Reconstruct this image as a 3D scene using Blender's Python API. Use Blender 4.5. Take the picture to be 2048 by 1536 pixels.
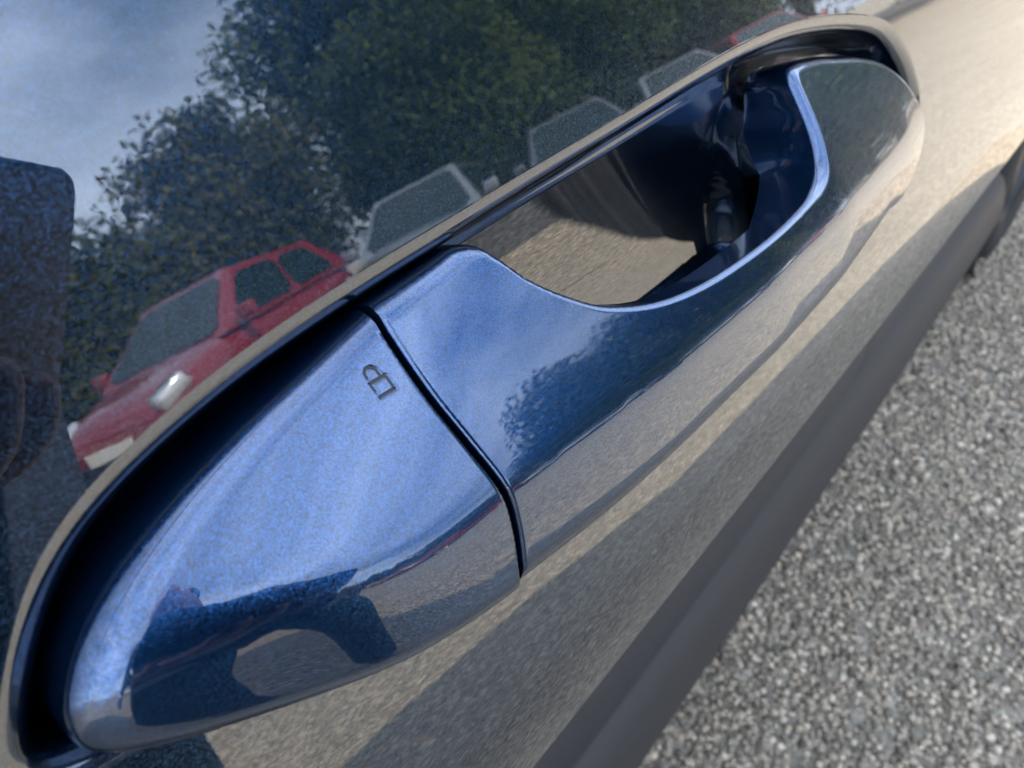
import bpy, bmesh, math, random
import numpy as np
from mathutils import Vector, Matrix
from mathutils.geometry import delaunay_2d_cdt

scene = bpy.context.scene
for o in list(bpy.data.objects):
    bpy.data.objects.remove(o, do_unlink=True)
C = scene.collection
R = math.radians
random.seed(7)
RNG = np.random.default_rng(11)

# ------------------------------------------------------------------ camera
ZH = 0.92                      # height of the handle's centre above the ground
ALPHA = R(17)                  # lean of the door skin at the handle
CA, SA = math.cos(ALPHA), math.sin(ALPHA)
def PW(s, q, h):               # handle frame (m): along car, up the skin, out of the skin -> world
    return Vector((s, q * SA - h * CA, ZH + q * CA + h * SA))
cam_pos = PW(-0.13868, 0.06084, 0.085)
c_right = Vector((0.634368, -0.771485, -0.048876))
c_up = Vector((0.486895, 0.349649, 0.800424))
c_fwd = Vector((0.600426, 0.531561, -0.597438))
cd = bpy.data.cameras.new('camera')
cam = bpy.data.objects.new('camera', cd); C.objects.link(cam)
M = Matrix.Identity(4)
for i, v in enumerate((c_right, c_up, -c_fwd)):
    for k in range(3): M[k][i] = v[k]
for k in range(3): M[k][3] = cam_pos[k]
cam.matrix_world = M
cd.sensor_width = 36.0
cd.lens = 36.0 * 1539 / 2048
cd.clip_start = 0.004
cd.clip_end = 600
cd.dof.use_dof = True
cd.dof.focus_distance = 0.128
cd.dof.aperture_fstop = cd.lens / 1000 / 0.0009
scene.camera = cam

# ------------------------------------------------------------------ sky and sun
SUN_EL = R(50)
SUN_AZ = R(12)                 # sun stands behind the car (+Y), turned towards +X
sun_dir = Vector((math.sin(SUN_AZ) * math.cos(SUN_EL), math.cos(SUN_AZ) * math.cos(SUN_EL), math.sin(SUN_EL)))
world = bpy.data.worlds.new('World'); scene.world = world; world.use_nodes = True
nt = world.node_tree; nt.nodes.clear()
def N(nt, kind, **kw):
    n = nt.nodes.new(kind)
    for k, v in kw.items():
        if k.startswith('i_'):
            n.inputs[k[2:].replace('_', ' ')].default_value = v
        else:
            setattr(n, k, v)
    return n
sky = N(nt, 'ShaderNodeTexSky', sky_type='NISHITA', sun_disc=False)
sky.sun_elevation = SUN_EL; sky.sun_rotation = SUN_AZ
sky.air_density = 1.0; sky.dust_density = 2.5; sky.ozone_density = 1.0
tc = N(nt, 'ShaderNodeTexCoord')
mp = N(nt, 'ShaderNodeMapping'); mp.inputs['Scale'].default_value = (1.0, 1.0, 2.2)
nz = N(nt, 'ShaderNodeTexNoise'); nz.inputs['Scale'].default_value = 2.1; nz.inputs['Detail'].default_value = 7; nz.inputs['Roughness'].default_value = 0.55
cr = N(nt, 'ShaderNodeValToRGB'); cr.color_ramp.elements[0].position = 0.30; cr.color_ramp.elements[1].position = 0.78
mx = N(nt, 'ShaderNodeMix', data_type='RGBA')
mx.inputs['B'].default_value = (12.3, 14.6, 18.6, 1)      # sunlit haze cloud
ml = N(nt, 'ShaderNodeMath', operation='MULTIPLY'); ml.inputs[1].default_value = 0.8
bg = N(nt, 'ShaderNodeBackground'); bg.inputs['Strength'].default_value = 0.15
wo = N(nt, 'ShaderNodeOutputWorld')
L = nt.links.new
L(tc.outputs['Generated'], mp.inputs['Vector']); L(mp.outputs['Vector'], nz.inputs['Vector']); L(nz.outputs['Fac'], cr.inputs['Fac'])
L(cr.outputs['Color'], ml.inputs[0]); L(ml.outputs[0], mx.inputs['Factor']); L(sky.outputs['Color'], mx.inputs['A'])
L(mx.outputs['Result'], bg.inputs['Color']); L(bg.outputs['Background'], wo.inputs['Surface'])
sl = bpy.data.lights.new('sun', 'SUN'); sl.energy = 5.0; sl.angle = R(0.53); sl.color = (1.0, 0.91, 0.76)
sun = bpy.data.objects.new('sun', sl); C.objects.link(sun)
sun.rotation_euler = (-sun_dir).to_track_quat('-Z', 'Y').to_euler()
sun.location = sun_dir * 30

vs = scene.view_settings
vs.view_transform = 'Standard'; vs.look = 'None'; vs.exposure = 1.55; vs.gamma = 1; vs.use_curve_mapping = False
scene.render.engine = 'CYCLES'
scene.cycles.max_bounces = 10; scene.cycles.glossy_bounces = 6; scene.cycles.transparent_max_bounces = 12
scene.cycles.caustics_reflective = False; scene.cycles.caustics_refractive = False
scene.render.resolution_x = 1024; scene.render.resolution_y = 768

# ------------------------------------------------------------------ materials
MAT = {}
def new_mat(name):
    m = bpy.data.materials.new(name); m.use_nodes = True
    t = m.node_tree; b = t.nodes['Principled BSDF']
    MAT[name] = m
    return m, t, b
def simple(name, col, rough=0.5, metal=0.0, coat=0.0, ior=1.5, bump=None, var=0.0, vscale=20):
    m, t, b = new_mat(name)
    b.inputs['Base Color'].default_value = (*col, 1); b.inputs['Roughness'].default_value = rough
    b.inputs['Metallic'].default_value = metal; b.inputs['Coat Weight'].default_value = coat; b.inputs['IOR'].default_value = ior
    b.inputs['Coat Roughness'].default_value = 0.02
    if var or bump:
        co = N(t, 'ShaderNodeTexCoord'); n = N(t, 'ShaderNodeTexNoise'); n.inputs['Scale'].default_value = vscale; n.inputs['Detail'].default_value = 6
        t.links.new(co.outputs['Object'], n.inputs['Vector'])
        if var:
            hs = N(t, 'ShaderNodeHueSaturation'); hs.inputs['Color'].default_value = (*col, 1)
            mr = N(t, 'ShaderNodeMapRange'); mr.inputs['To Min'].default_value = 1 - var; mr.inputs['To Max'].default_value = 1 + var
            t.links.new(n.outputs['Fac'], mr.inputs['Value']); t.links.new(mr.outputs['Result'], hs.inputs['Value']); t.links.new(hs.outputs['Color'], b.inputs['Base Color'])
        if bump:
            bp = N(t, 'ShaderNodeBump'); bp.inputs['Strength'].default_value = bump[0]; bp.inputs['Distance'].default_value = bump[1]
            t.links.new(n.outputs['Fac'], bp.inputs['Height']); t.links.new(bp.outputs['Normal'], b.inputs['Normal'])
    return m

def paint(name, col, rough, flake=0.5, cell=7600.0, smudge=0.0, vary=(0.5, 1.5), coat_ior=2.0):
    """metallic flake base under a wet clear coat with a trace of orange peel"""
    m, t, b = new_mat(name); l = t.links.new
    co = N(t, 'ShaderNodeTexCoord')
    geo = N(t, 'ShaderNodeNewGeometry')
    def flakes(scale):
        v = N(t, 'ShaderNodeTexVoronoi'); v.inputs['Scale'].default_value = scale
        l(co.outputs['Object'], v.inputs['Vector'])
        return v
    v1 = flakes(cell); v2 = flakes(cell * 0.7)
    ad = N(t, 'ShaderNodeMix', data_type='RGBA'); ad.inputs['Factor'].default_value = 0.35
    l(v1.outputs['Color'], ad.inputs['A']); l(v2.outputs['Color'], ad.inputs['B'])
    sub = N(t, 'ShaderNodeVectorMath', operation='SUBTRACT'); sub.inputs[1].default_value = (0.5, 0.5, 0.5)
    l(ad.outputs['Result'], sub.inputs[0])
    sc = N(t, 'ShaderNodeVectorMath', operation='SCALE'); sc.inputs['Scale'].default_value = flake
    l(sub.outputs['Vector'], sc.inputs[0])
    av = N(t, 'ShaderNodeVectorMath', operation='ADD'); l(sc.outputs['Vector'], av.inputs[0]); l(geo.outputs['Normal'], av.inputs[1])
    no = N(t, 'ShaderNodeVectorMath', operation='NORMALIZE'); l(av.outputs['Vector'], no.inputs[0])
    l(no.outputs['Vector'], b.inputs['Normal'])
    # flakes differ in tone
    sp = N(t, 'ShaderNodeSeparateColor'); l(v1.outputs['Color'], sp.inputs['Color'])
    mr = N(t, 'ShaderNodeMapRange'); mr.inputs['To Min'].default_value = vary[0]; mr.inputs['To Max'].default_value = vary[1]
    l(sp.outputs['Red'], mr.inputs['Value'])
    hs = N(t, 'ShaderNodeHueSaturation'); hs.inputs['Color'].default_value = (*col, 1); l(mr.outputs['Result'], hs.inputs['Value'])
    l(hs.outputs['Color'], b.inputs['Base Color'])
    b.inputs['Metallic'].default_value = 0.9; b.inputs['Roughness'].default_value = rough
    b.inputs['Coat Weight'].default_value = 1.0; b.inputs['Coat IOR'].default_value = coat_ior; b.inputs['Coat Roughness'].default_value = 0.004
    pe = N(t, 'ShaderNodeTexNoise'); pe.inputs['Scale'].default_value = 320; pe.inputs['Detail'].default_value = 2
    l(co.outputs['Object'], pe.inputs['Vector'])
    bp = N(t, 'ShaderNodeBump'); bp.inputs['Strength'].default_value = 0.009; bp.inputs['Distance'].default_value = 0.0003
    l(pe.outputs['Fac'], bp.inputs['Height']); l(bp.outputs['Normal'], b.inputs['Coat Normal'])
    if smudge:
        s1 = N(t, 'ShaderNodeTexNoise'); s1.inputs['Scale'].default_value = 34; s1.inputs['Detail'].default_value = 5; s1.inputs['Distortion'].default_value = 0.8
        l(co.outputs['Object'], s1.inputs['Vector'])
        rr = N(t, 'ShaderNodeMapRange'); rr.inputs['From Min'].default_value = 0.48; rr.inputs['From Max'].default_value = 0.62
        rr.inputs['To Min'].default_value = 0.004; rr.inputs['To Max'].default_value = smudge
        l(s1.outputs['Fac'], rr.inputs['Value']); l(rr.outputs['Result'], b.inputs['Coat Roughness'])
    return m
PAINT_COL = (0.0085, 0.027, 0.058)
paint('door_paint', PAINT_COL, 0.27, flake=0.25, smudge=0.012, vary=(0.1, 2.3), cell=5200.0)
paint('handle_paint', (0.0072, 0.043, 0.122), 0.26, flake=0.2, vary=(0.3, 1.75), cell=6400.0, smudge=0.025, coat_ior=1.72)
simple('black_plastic', (0.012, 0.012, 0.013), 0.45)
simple('sill_cladding', (0.030, 0.030, 0.032), 0.55, bump=(0.25, 0.0006), vscale=900)
simple('dark_void', (0.004, 0.004, 0.005), 0.8)
simple('rubber', (0.018, 0.018, 0.018), 0.75, bump=(0.3, 0.002), vscale=120)
simple('alloy', (0.55, 0.56, 0.58), 0.3, metal=1.0)
simple('seat_cloth', (0.03, 0.03, 0.033), 0.9, var=0.3, vscale=90)
simple('car_red', (0.19, 0.010, 0.012), 0.35, coat=1.0)
simple('car_white', (0.80, 0.80, 0.78), 0.3, coat=1.0)
simple('car_silver', (0.26, 0.28, 0.30), 0.3, metal=0.6, coat=1.0)
simple('car_grey', (0.10, 0.11, 0.12), 0.3, metal=0.4, coat=1.0)
simple('headlight', (0.75, 0.78, 0.80), 0.08, metal=0.7, coat=1.0)
simple('plate', (0.80, 0.79, 0.74), 0.4)
simple('bark', (0.10, 0.075, 0.055), 0.9, var=0.35, vscale=14, bump=(0.6, 0.02))
simple('jacket', (0.022, 0.025, 0.034), 0.85, var=0.2, vscale=60)
simple('jeans', (0.03, 0.042, 0.075), 0.9, var=0.25, vscale=80)
simple('skin', (0.50, 0.30, 0.22), 0.5)
simple('hair', (0.045, 0.03, 0.02), 0.6)
simple('phone_body', (0.012, 0.012, 0.014), 0.35)
simple('phone_glass', (0.01, 0.01, 0.012), 0.05)
def glass(name, tint, refl=0.12):
    m, t, b = new_mat(name); t.nodes.remove(b)
    tr = N(t, 'ShaderNodeBsdfTransparent'); tr.inputs['Color'].default_value = (*tint, 1)
    gl = N(t, 'ShaderNodeBsdfGlossy'); gl.inputs['Roughness'].default_value = 0.01
    fr = N(t, 'ShaderNodeFresnel'); fr.inputs['IOR'].default_value = 1.5
    mxs = N(t, 'ShaderNodeMixShader'); out = t.nodes['Material Output']
    t.links.new(fr.outputs['Fac'], mxs.inputs['Fac']); t.links.new(tr.outputs[0], mxs.inputs[1]); t.links.new(gl.outputs[0], mxs.inputs[2]); t.links.new(mxs.outputs[0], out.inputs['Surface'])
glass('window_glass', (0.86, 0.90, 0.88))
simple('parked_glass', (0.012, 0.022, 0.02), 0.04)

def leaf_mat(name, c1, c2):
    m, t, b = new_mat(name); l = t.links.new
    at = N(t, 'ShaderNodeAttribute', attribute_name='tone')
    mixn = N(t, 'ShaderNodeMix', data_type='RGBA'); mixn.inputs['A'].default_value = (*c1, 1); mixn.inputs['B'].default_value = (*c2, 1)
    l(at.outputs['Fac'], mixn.inputs['Factor']); l(mixn.outputs['Result'], b.inputs['Base Color'])
    b.inputs['Roughness'].default_value = 0.8; b.inputs['Specular IOR Level'].default_value = 0.2
    tl = N(t, 'ShaderNodeBsdfTranslucent'); l(mixn.outputs['Result'], tl.inputs['Color'])
    mx2 = N(t, 'ShaderNodeMixShader'); mx2.inputs['Fac'].default_value = 0.25
    l(b.outputs[0], mx2.inputs[1]); l(tl.outputs[0], mx2.inputs[2]); l(mx2.outputs[0], t.nodes['Material Output'].inputs['Surface'])
leaf_mat('leaf_dark', (0.020, 0.042, 0.016), (0.12, 0.155, 0.040))  # yellow-green end paints sunlit leaf clumps into the colour
leaf_mat('leaf_olive', (0.045, 0.060, 0.022), (0.14, 0.14, 0.045))

def asphalt():
    m, t, b = new_mat('asphalt'); l = t.links.new
    co = N(t, 'ShaderNodeTexCoord')
    v = N(t, 'ShaderNodeTexVoronoi'); v.inputs['Scale'].default_value = 95
    l(co.outputs['Object'], v.inputs['Vector'])
    n1 = N(t, 'ShaderNodeTexNoise'); n1.inputs['Scale'].default_value = 1.3; n1.inputs['Detail'].default_value = 8; n1.inputs['Roughness'].default_value = 0.65
    l(co.outputs['Object'], n1.inputs['Vector'])
    sp = N(t, 'ShaderNodeSeparateColor'); l(v.outputs['Color'], sp.inputs['Color'])
    ramp = N(t, 'ShaderNodeValToRGB')
    e = ramp.color_ramp.elements; e[0].position = 0.0; e[0].color = (0.15, 0.126, 0.093, 1); e[1].position = 1.0; e[1].color = (0.41, 0.355, 0.27, 1)
    k = ramp.color_ramp.elements.new(0.7); k.color = (0.27, 0.23, 0.172, 1)
    l(sp.outputs['Red'], ramp.inputs['Fac'])
    mr = N(t, 'ShaderNodeMapRange'); mr.inputs['To Min'].default_value = 0.72; mr.inputs['To Max'].default_value = 1.28
    l(n1.outputs['Fac'], mr.inputs['Value'])
    hs = N(t, 'ShaderNodeHueSaturation'); l(ramp.outputs['Color'], hs.inputs['Color']); l(mr.outputs['Result'], hs.inputs['Value'])
    l(hs.outputs['Color'], b.inputs['Base Color']); b.inputs['Roughness'].default_value = 0.85
    bp = N(t, 'ShaderNodeBump', invert=True); bp.inputs['Strength'].default_value = 0.9; bp.inputs['Distance'].default_value = 0.006
    l(v.outputs['Distance'], bp.inputs['Height']); l(bp.outputs['Normal'], b.inputs['Normal'])
asphalt()
def chip_mat():
    m, t, b = new_mat('stone_chips'); l = t.links.new
    at = N(t, 'ShaderNodeAttribute', attribute_name='tone')
    ramp = N(t, 'ShaderNodeValToRGB'); e = ramp.color_ramp.elements
    e[0].color = (0.085, 0.072, 0.054, 1); e[1].color = (0.78, 0.67, 0.51, 1); k = e.new(0.6); k.color = (0.47, 0.375, 0.265, 1)
    l(at.outputs['Fac'], ramp.inputs['Fac']); l(ramp.outputs['Color'], b.inputs['Base Color']); b.inputs['Roughness'].default_value = 0.7
chip_mat()

# ------------------------------------------------------------------ mesh helpers
def empty(name, loc=(0, 0, 0), rz=0, parent=None):
    o = bpy.data.objects.new(name, None); o.empty_display_size = 0.2
    C.objects.link(o); o.location = loc; o.rotation_euler = (0, 0, rz); o.parent = parent
    return o
def tag(o, label, cat, group=None, kind=None):
    if label: o['label'] = label
    if cat: o['category'] = cat
    if group: o['group'] = group
    if kind: o['kind'] = kind
    return o
def mesh_obj(name, verts, faces, mat, parent=None, smooth=True):
    me = bpy.data.meshes.new(name)
    me.from_pydata([tuple(v) for v in verts], [], [tuple(f) for f in faces])
    me.validate(); me.update()
    if smooth: me.shade_smooth()
    if mat: me.materials.append(MAT[mat])
    o = bpy.data.objects.new(name, me); C.objects.link(o); o.parent = parent
    return o
def grid_faces(nr, nc, wrap=False, flip=False):
    F = []
    for i in range(nr - 1):
        for j in range(nc if wrap else nc - 1):
            a = i * nc + j; b = i * nc + (j + 1) % nc; c = (i + 1) * nc + (j + 1) % nc; d = (i + 1) * nc + j
            F.append((a, d, c, b) if flip else (a, b, c, d))
    return F
def bm_obj(name, bm, mat, parent=None, smooth=False, bevel=0.0, seg=2):
    if bevel:
        bmesh.ops.bevel(bm, geom=list(bm.edges), offset=bevel, segments=seg, affect='EDGES', profile=0.6)
    bmesh.ops.recalc_face_normals(bm, faces=list(bm.faces))
    me = bpy.data.meshes.new(name); bm.to_mesh(me); bm.free()
    if smooth: me.shade_smooth()
    if mat: me.materials.append(MAT[mat])
    o = bpy.data.objects.new(name, me); C.objects.link(o); o.parent = parent
    return o
def box_bm(c, s, rot=None, bm=None):
    bm = bm or bmesh.new()
    m = Matrix.Translation(c) @ (rot.to_4x4() if rot else Matrix.Identity(4)) @ Matrix.Diagonal((*s, 1))
    bmesh.ops.create_cube(bm, size=1.0, matrix=m)
    return bm
def smoothstep(a, b, x):
    t = np.clip((x - a) / (b - a), 0, 1); return t * t * (3 - 2 * t)

# ------------------------------------------------------------------ ground
def build_ground():
    S = 150
    g = mesh_obj('ground', [(-S, -S, 0), (S, -S, 0), (S, S, 0), (-S, S, 0)], [(0, 1, 2, 3)], 'asphalt', smooth=False)
    tag(g, 'pale brown-grey asphalt of coarse stone chippings beside the car', None, kind='structure')
    # loose-looking chippings standing proud where the camera looks down beside the sill
    phi = (1 + 5 ** .5) / 2
    base = np.array([(-1, phi, 0), (1, phi, 0), (-1, -phi, 0), (1, -phi, 0), (0, -1, phi), (0, 1, phi), (0, -1, -phi), (0, 1, -phi), (phi, 0, -1), (phi, 0, 1), (-phi, 0, -1), (-phi, 0, 1)]) / 1.9
    tri = np.array([(0, 11, 5), (0, 5, 1), (0, 1, 7), (0, 7, 10), (0, 10, 11), (1, 5, 9), (5, 11, 4), (11, 10, 2), (10, 7, 6), (7, 1, 8), (3, 9, 4), (3, 4, 2), (3, 2, 6), (3, 6, 8), (3, 8, 9), (4, 9, 5), (2, 4, 11), (6, 2, 10), (8, 6, 7), (9, 8, 1)])
    n = 52000
    x = RNG.uniform(0.15, 3.2, n); y = RNG.uniform(-0.55, 0.36, n)
    r = RNG.uniform(0.0026, 0.0062, n) * (1 + 0.35 * (RNG.random(n) > 0.93))
    V = base[None] * r[:, None, None] * RNG.uniform(0.7, 1.3, (n, 12, 1)) * np.array([1, 1, 0.75])
    a = RNG.uniform(0, 6.28, n); ca, sa = np.cos(a)[:, None], np.sin(a)[:, None]
    X = V[:, :, 0] * ca - V[:, :, 1] * sa + x[:, None]; Y = V[:, :, 0] * sa + V[:, :, 1] * ca + y[:, None]
    Z = V[:, :, 2] + RNG.uniform(-0.001, 0.0028, n)[:, None]
    co = np.stack([X, Y, Z], -1).reshape(-1, 3)
    F = (tri[None] + (np.arange(n) * 12)[:, None, None]).reshape(-1, 3)
    me = bpy.data.meshes.new('stone_chippings')
    me.vertices.add(len(co)); me.vertices.foreach_set('co', co.ravel())
    me.loops.add(F.size); me.loops.foreach_set('vertex_index', F.ravel().astype(np.int32))
    me.polygons.add(len(F)); me.polygons.foreach_set('loop_start', np.arange(0, F.size, 3, dtype=np.int32))
    me.update(calc_edges=True)
    at = me.attributes.new('tone', 'FLOAT', 'POINT'); at.data.foreach_set('value', np.repeat(np.clip(RNG.beta(1.6, 2.6, n), 0, 1), 12).astype(np.float32))
    me.materials.append(MAT['stone_chips'])
    o = bpy.data.objects.new('stone_chippings', me); C.objects.link(o)
    tag(o, 'grey and buff stone chippings of the road surface beside the sill', None, kind='stuff')
build_ground()

# ------------------------------------------------------------------ the blue car
car = empty('blue_car', (0, 0, 0))
tag(car, 'metallic dark blue car whose door handle fills the view', 'car')

# profile of the body side: lean angle against height along the skin
KA = [-0.80, -0.55, -0.42, -0.16, -0.10, -0.07, -0.045, -0.02, 0.02, 0.08, 0.14, 0.3]
KT = [-4, -6, -15, -22, -20, -5, 7.5, 12.6, 15.6, 16.0, 17.5, 25]
aa = np.linspace(-0.75, 0.25, 2001)
tt = np.radians(np.interp(aa, KA, KT))
ker = np.hanning(41); ker /= ker.sum()
tt = np.convolve(np.pad(tt, 20, mode='edge'), ker, 'valid')
yy = np.concatenate([[0], np.cumsum(np.sin(tt)[:-1] * np.diff(aa))]); zz = np.concatenate([[0], np.cumsum(np.cos(tt)[:-1] * np.diff(aa))])
i0 = 1500
yy -= yy[i0]; zz -= zz[i0]; zz += ZH
def plan(X):                   # the body side draws in towards both ends of the car
    X = np.asarray(X, float)
    return 0.014 * (X - 0.05) ** 2 + 0.02 * np.clip(np.abs(X - 0.3) - 1.6, 0, None) ** 2.2
def base_pt(X, a, h):
    X = np.asarray(X, float); a = np.asarray(a, float)
    y = np.interp(a, aa, yy); z = np.interp(a, aa, zz); t = np.interp(a, aa, tt)
    return np.stack([X, y - h * np.cos(t) + plan(X), z + h * np.sin(t)], -1)

# contour of the recess in the door (mm)
CT = [(142.5, -3.5), (141.5, 4), (137, 10.5), (131, 17), (115.5, 27.5), (90, 34.5), (58, 39.4), (32, 40.6), (9, 40), (-19, 38.6), (-42, 37.6), (-61, 36.6), (-77, 35.8), (-91, 34.8), (-104, 33.4), (-116, 31), (-125.6, 27.8), (-132, 23.6), (-138, 17), (-142, 11), (-143.6, 7),
      (-142.5, 4.5), (-138, 2.6), (-130, 1.0), (-118, -3.5), (-104, -8.2), (-88, -12.6), (-70, -18.5), (-45, -24.5), (-20, -27), (5, -27.5), (35, -27.5), (60, -25.5), (85, -20.5), (108, -16.5), (126, -13.5), (137, -10)]
NP = 640
def closed_curve(pts, n, sig):
    P = np.array(pts, float); m = len(P); out = []
    for i in range(m):
        p0, p1, p2, p3 = P[i - 1], P[i], P[(i + 1) % m], P[(i + 2) % m]
        t = np.linspace(0, 1, 80, endpoint=False)[:, None]
        out.append(0.5 * (2 * p1 + (p2 - p0) * t + (2 * p0 - 5 * p1 + 4 * p2 - p3) * t * t + (3 * p1 - p0 - 3 * p2 + p3) * t ** 3))
    P = np.vstack(out)
    def even(P, n):
        l = np.concatenate([[0], np.cumsum(np.linalg.norm(np.roll(P, -1, 0) - P, axis=1))]); Q = np.vstack([P, P[:1]]); g = np.linspace(0, l[-1], n, endpoint=False)
        return np.stack([np.interp(g, l, Q[:, 0]), np.interp(g, l, Q[:, 1])], 1), l[-1] / n
    P, st = even(P, 3000)
    k = int(3 * sig / st); w = np.exp(-0.5 * (np.arange(-k, k + 1) * st / sig) ** 2); w /= w.sum()
    P = np.stack([np.convolve(np.concatenate([P[-k:, c], P[:, c], P[:k, c]]), w, 'valid') for c in (0, 1)], 1)
    return even(P, n)[0]
ring = closed_curve(CT, NP, 3.2)
tan = np.roll(ring, -1, 0) - np.roll(ring, 1, 0); tan /= np.linalg.norm(tan, axis=1)[:, None]
nrm = np.stack([tan[:, 1], -tan[:, 0]], 1)          # outward

def floor_h(s, q):
    """floor of the recess (mm): a shallow tray with a deep finger bowl behind the grip"""
    tray = -15.0
    bowl = -21.75 + 0.2 * (q - 8) + 0.00687 * (q - 8) ** 2
    low = -23.2 + 1.0 * np.clip(-10 - q, 0, None)   # lower flank turns up behind the grip
    bowl = np.where(q < -10, np.maximum(-23.0, low), bowl)
    m = smoothstep(-78, -69, s) * (1 - smoothstep(40, 47, s))
    return tray * (1 - m) + bowl * m
OUT_T = 1.9
def build_recess():
    rows = []
    R0 = 4.2
    for k in range(15):                              # outer fillet: rolls from the skin into the recess
        th = (k / 14) * R(80)
        t = OUT_T - R0 * math.sin(th) ; h = -R0 * (1 - math.cos(th))
        rows.append((ring + nrm * t, np.full(NP, h)))
    t0 = OUT_T - R0 * math.sin(R(80)); h0 = -R0 * (1 - math.cos(R(80)))
    P7 = ring + nrm * (t0 - 5.5)
    Ff = floor_h(P7[:, 0], P7[:, 1])
    for k in range(1, 17):
        e = k / 16
        hh = h0 + (Ff - h0) * (1 - (1 - e) ** 1.7 if e < 1 else 1)
        t = t0 - 1.0 * e - 4.5 * e ** 3
        rows.append((ring + nrm * t, hh))
    for k in range(1, 60):
        e = 1 - (k / 60)
        P = P7 * e + np.array([0.0, 5.0]) * (1 - e)
        rows.append((P, floor_h(P[:, 0], P[:, 1])))
    V = np.concatenate([base_pt(P[:, 0] / 1000, P[:, 1] / 1000, h / 1000) for P, h in rows])
    F = grid_faces(len(rows), NP, wrap=True)
    last = (len(rows) - 1) * NP
    V = np.vstack([V, base_pt(np.array([0.]), np.array([0.005]), floor_h(np.array([0.]), np.array([5.])) / 1000)])
    F += [(last + j, last + (j + 1) % NP, len(V) - 1) for j in range(NP)]
    return V, F
DX0, DX1, DA0, DA1 = -0.34, 0.80, -0.70, 0.125
def build_door():
    inner = ring + nrm * OUT_T
    ang = np.arctan2(inner[:, 1], inner[:, 0])
    X0, X1, A0, A1 = DX0 * 1000, DX1 * 1000, DA0 * 1000, DA1 * 1000
    dx, dy = np.cos(ang), np.sin(ang)
    # outer points spread along the rectangle by arc length for even faces
    k = np.minimum(np.where(dx > 0, X1 / np.maximum(dx, 1e-9), X0 / np.minimum(dx, -1e-9)), np.where(dy > 0, A1 / np.maximum(dy, 1e-9), A0 / np.minimum(dy, -1e-9)))
    outer = np.stack([dx * k, dy * k], 1)
    for cx, cy in ((X0, A0), (X1, A0), (X0, A1), (X1, A1)):
        j = np.argmin(np.hypot(outer[:, 0] - cx, outer[:, 1] - cy)); outer[j] = (cx, cy)
    rows = []
    nr = 90
    for i in range(nr + 1):
        e = i / nr
        rows.append(inner + (outer - inner) * e ** 1.5)
    rows.reverse()
    V = np.concatenate([base_pt(P[:, 0] / 1000, P[:, 1] / 1000, 0.0) for P in rows])
    # return flange round the shut line
    P = rows[0]
    flange = base_pt(P[:, 0] / 1000, P[:, 1] / 1000, -0.02)
    V = np.vstack([flange, V])
    return V, grid_faces(len(rows) + 1, NP, wrap=True)
V, F = build_door()
door = mesh_obj('door', V, F, 'door_paint', car)
V, F = build_recess()
recess = mesh_obj('handle_recess', V, F, 'door_paint', door)

# ------------------------------------------------------------------ the handle (mm, in the plane of the door skin)
HS = [-140, -130, -120, -108, -98, -83, -40, 0, 40, 80, 110, 130, 145]
HB = [7, 9.5, 12, 14.3, 15.2, 15.6, 17, 17, 15, 11, 8, 5.5, 4]
QB = [15, 14.2, 12.5, 8.6, 5.6, 5, 2.3, 1.2, -0.2, -3, -4.5, -4.5, -4]
K1 = [.95, .95, .88, .72, .60, .52, .5, .5, .45, .40, .36, .32, .28]
fs = np.linspace(-150, 150, 601)
def smooth_tab(v):
    t = np.interp(fs, HS, v); kk = np.hanning(41); kk /= kk.sum()
    return np.convolve(np.pad(t, 20, mode='edge'), kk, 'valid')
TB = [smooth_tab(v) for v in (HB, QB, K1)]
def face_h(s, q):
    hb, qb, k1 = (np.interp(s, fs, T) for T in TB)
    k2 = np.interp(s, [-135, -120, -90], [0.24, 0.20, 0.10])
    x = q - qb
    w = np.interp(s, [-140, -100, -84, 60, 130], [2.2, 1.2, 0.9, 1.0, 1.5])     # softness of the crest line
    up = w * np.logaddexp(0, x / w); dn = w * np.logaddexp(0, -x / w)
    cv = 0.0030 * np.clip(-x, 0, None) ** 2                                     # lower face rolls under
    crown = 0.55 * np.sin(np.clip(x / 30, 0, 1) * np.pi)                        # slight crown on the upper face
    return hb - k1 * up - k2 * dn - cv + crown
def spline(pts, step=0.8):
    P = np.array(pts, float)
    out = []
    n = len(P)
    for i in range(n - 1):
        p0 = P[max(i - 1, 0)]; p1 = P[i]; p2 = P[i + 1]; p3 = P[min(i + 2, n - 1)]
        m = max(2, int(np.linalg.norm(p2 - p1) / step))
        for k in range(m):
            t = k / m
            out.append(0.5 * ((2 * p1) + (-p0 + p2) * t + (2 * p0 - 5 * p1 + 4 * p2 - p3) * t * t + (-p0 + 3 * p1 - 3 * p2 + p3) * t ** 3))
    out.append(P[-1])
    return np.array(out)
def seg_near(P, chain):
    """distance of points P to a polyline and the index of the nearest place on it"""
    a = chain[:-1]; b = chain[1:]; ab = b - a; L2 = (ab ** 2).sum(1)
    best = np.empty(len(P)); pos = np.empty(len(P))
    for i in range(0, len(P), 2000):
        p = P[i:i + 2000]
        t = np.clip(((p[:, None] - a[None]) * ab[None]).sum(2) / L2[None], 0, 1)
        d = np.linalg.norm(p[:, None] - (a[None] + ab[None] * t[:, :, None]), axis=2)
        j = d.argmin(1); r = np.arange(len(p)); best[i:i + 2000] = d[r, j]; pos[i:i + 2000] = j + t[r, j]
    return best, pos
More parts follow.
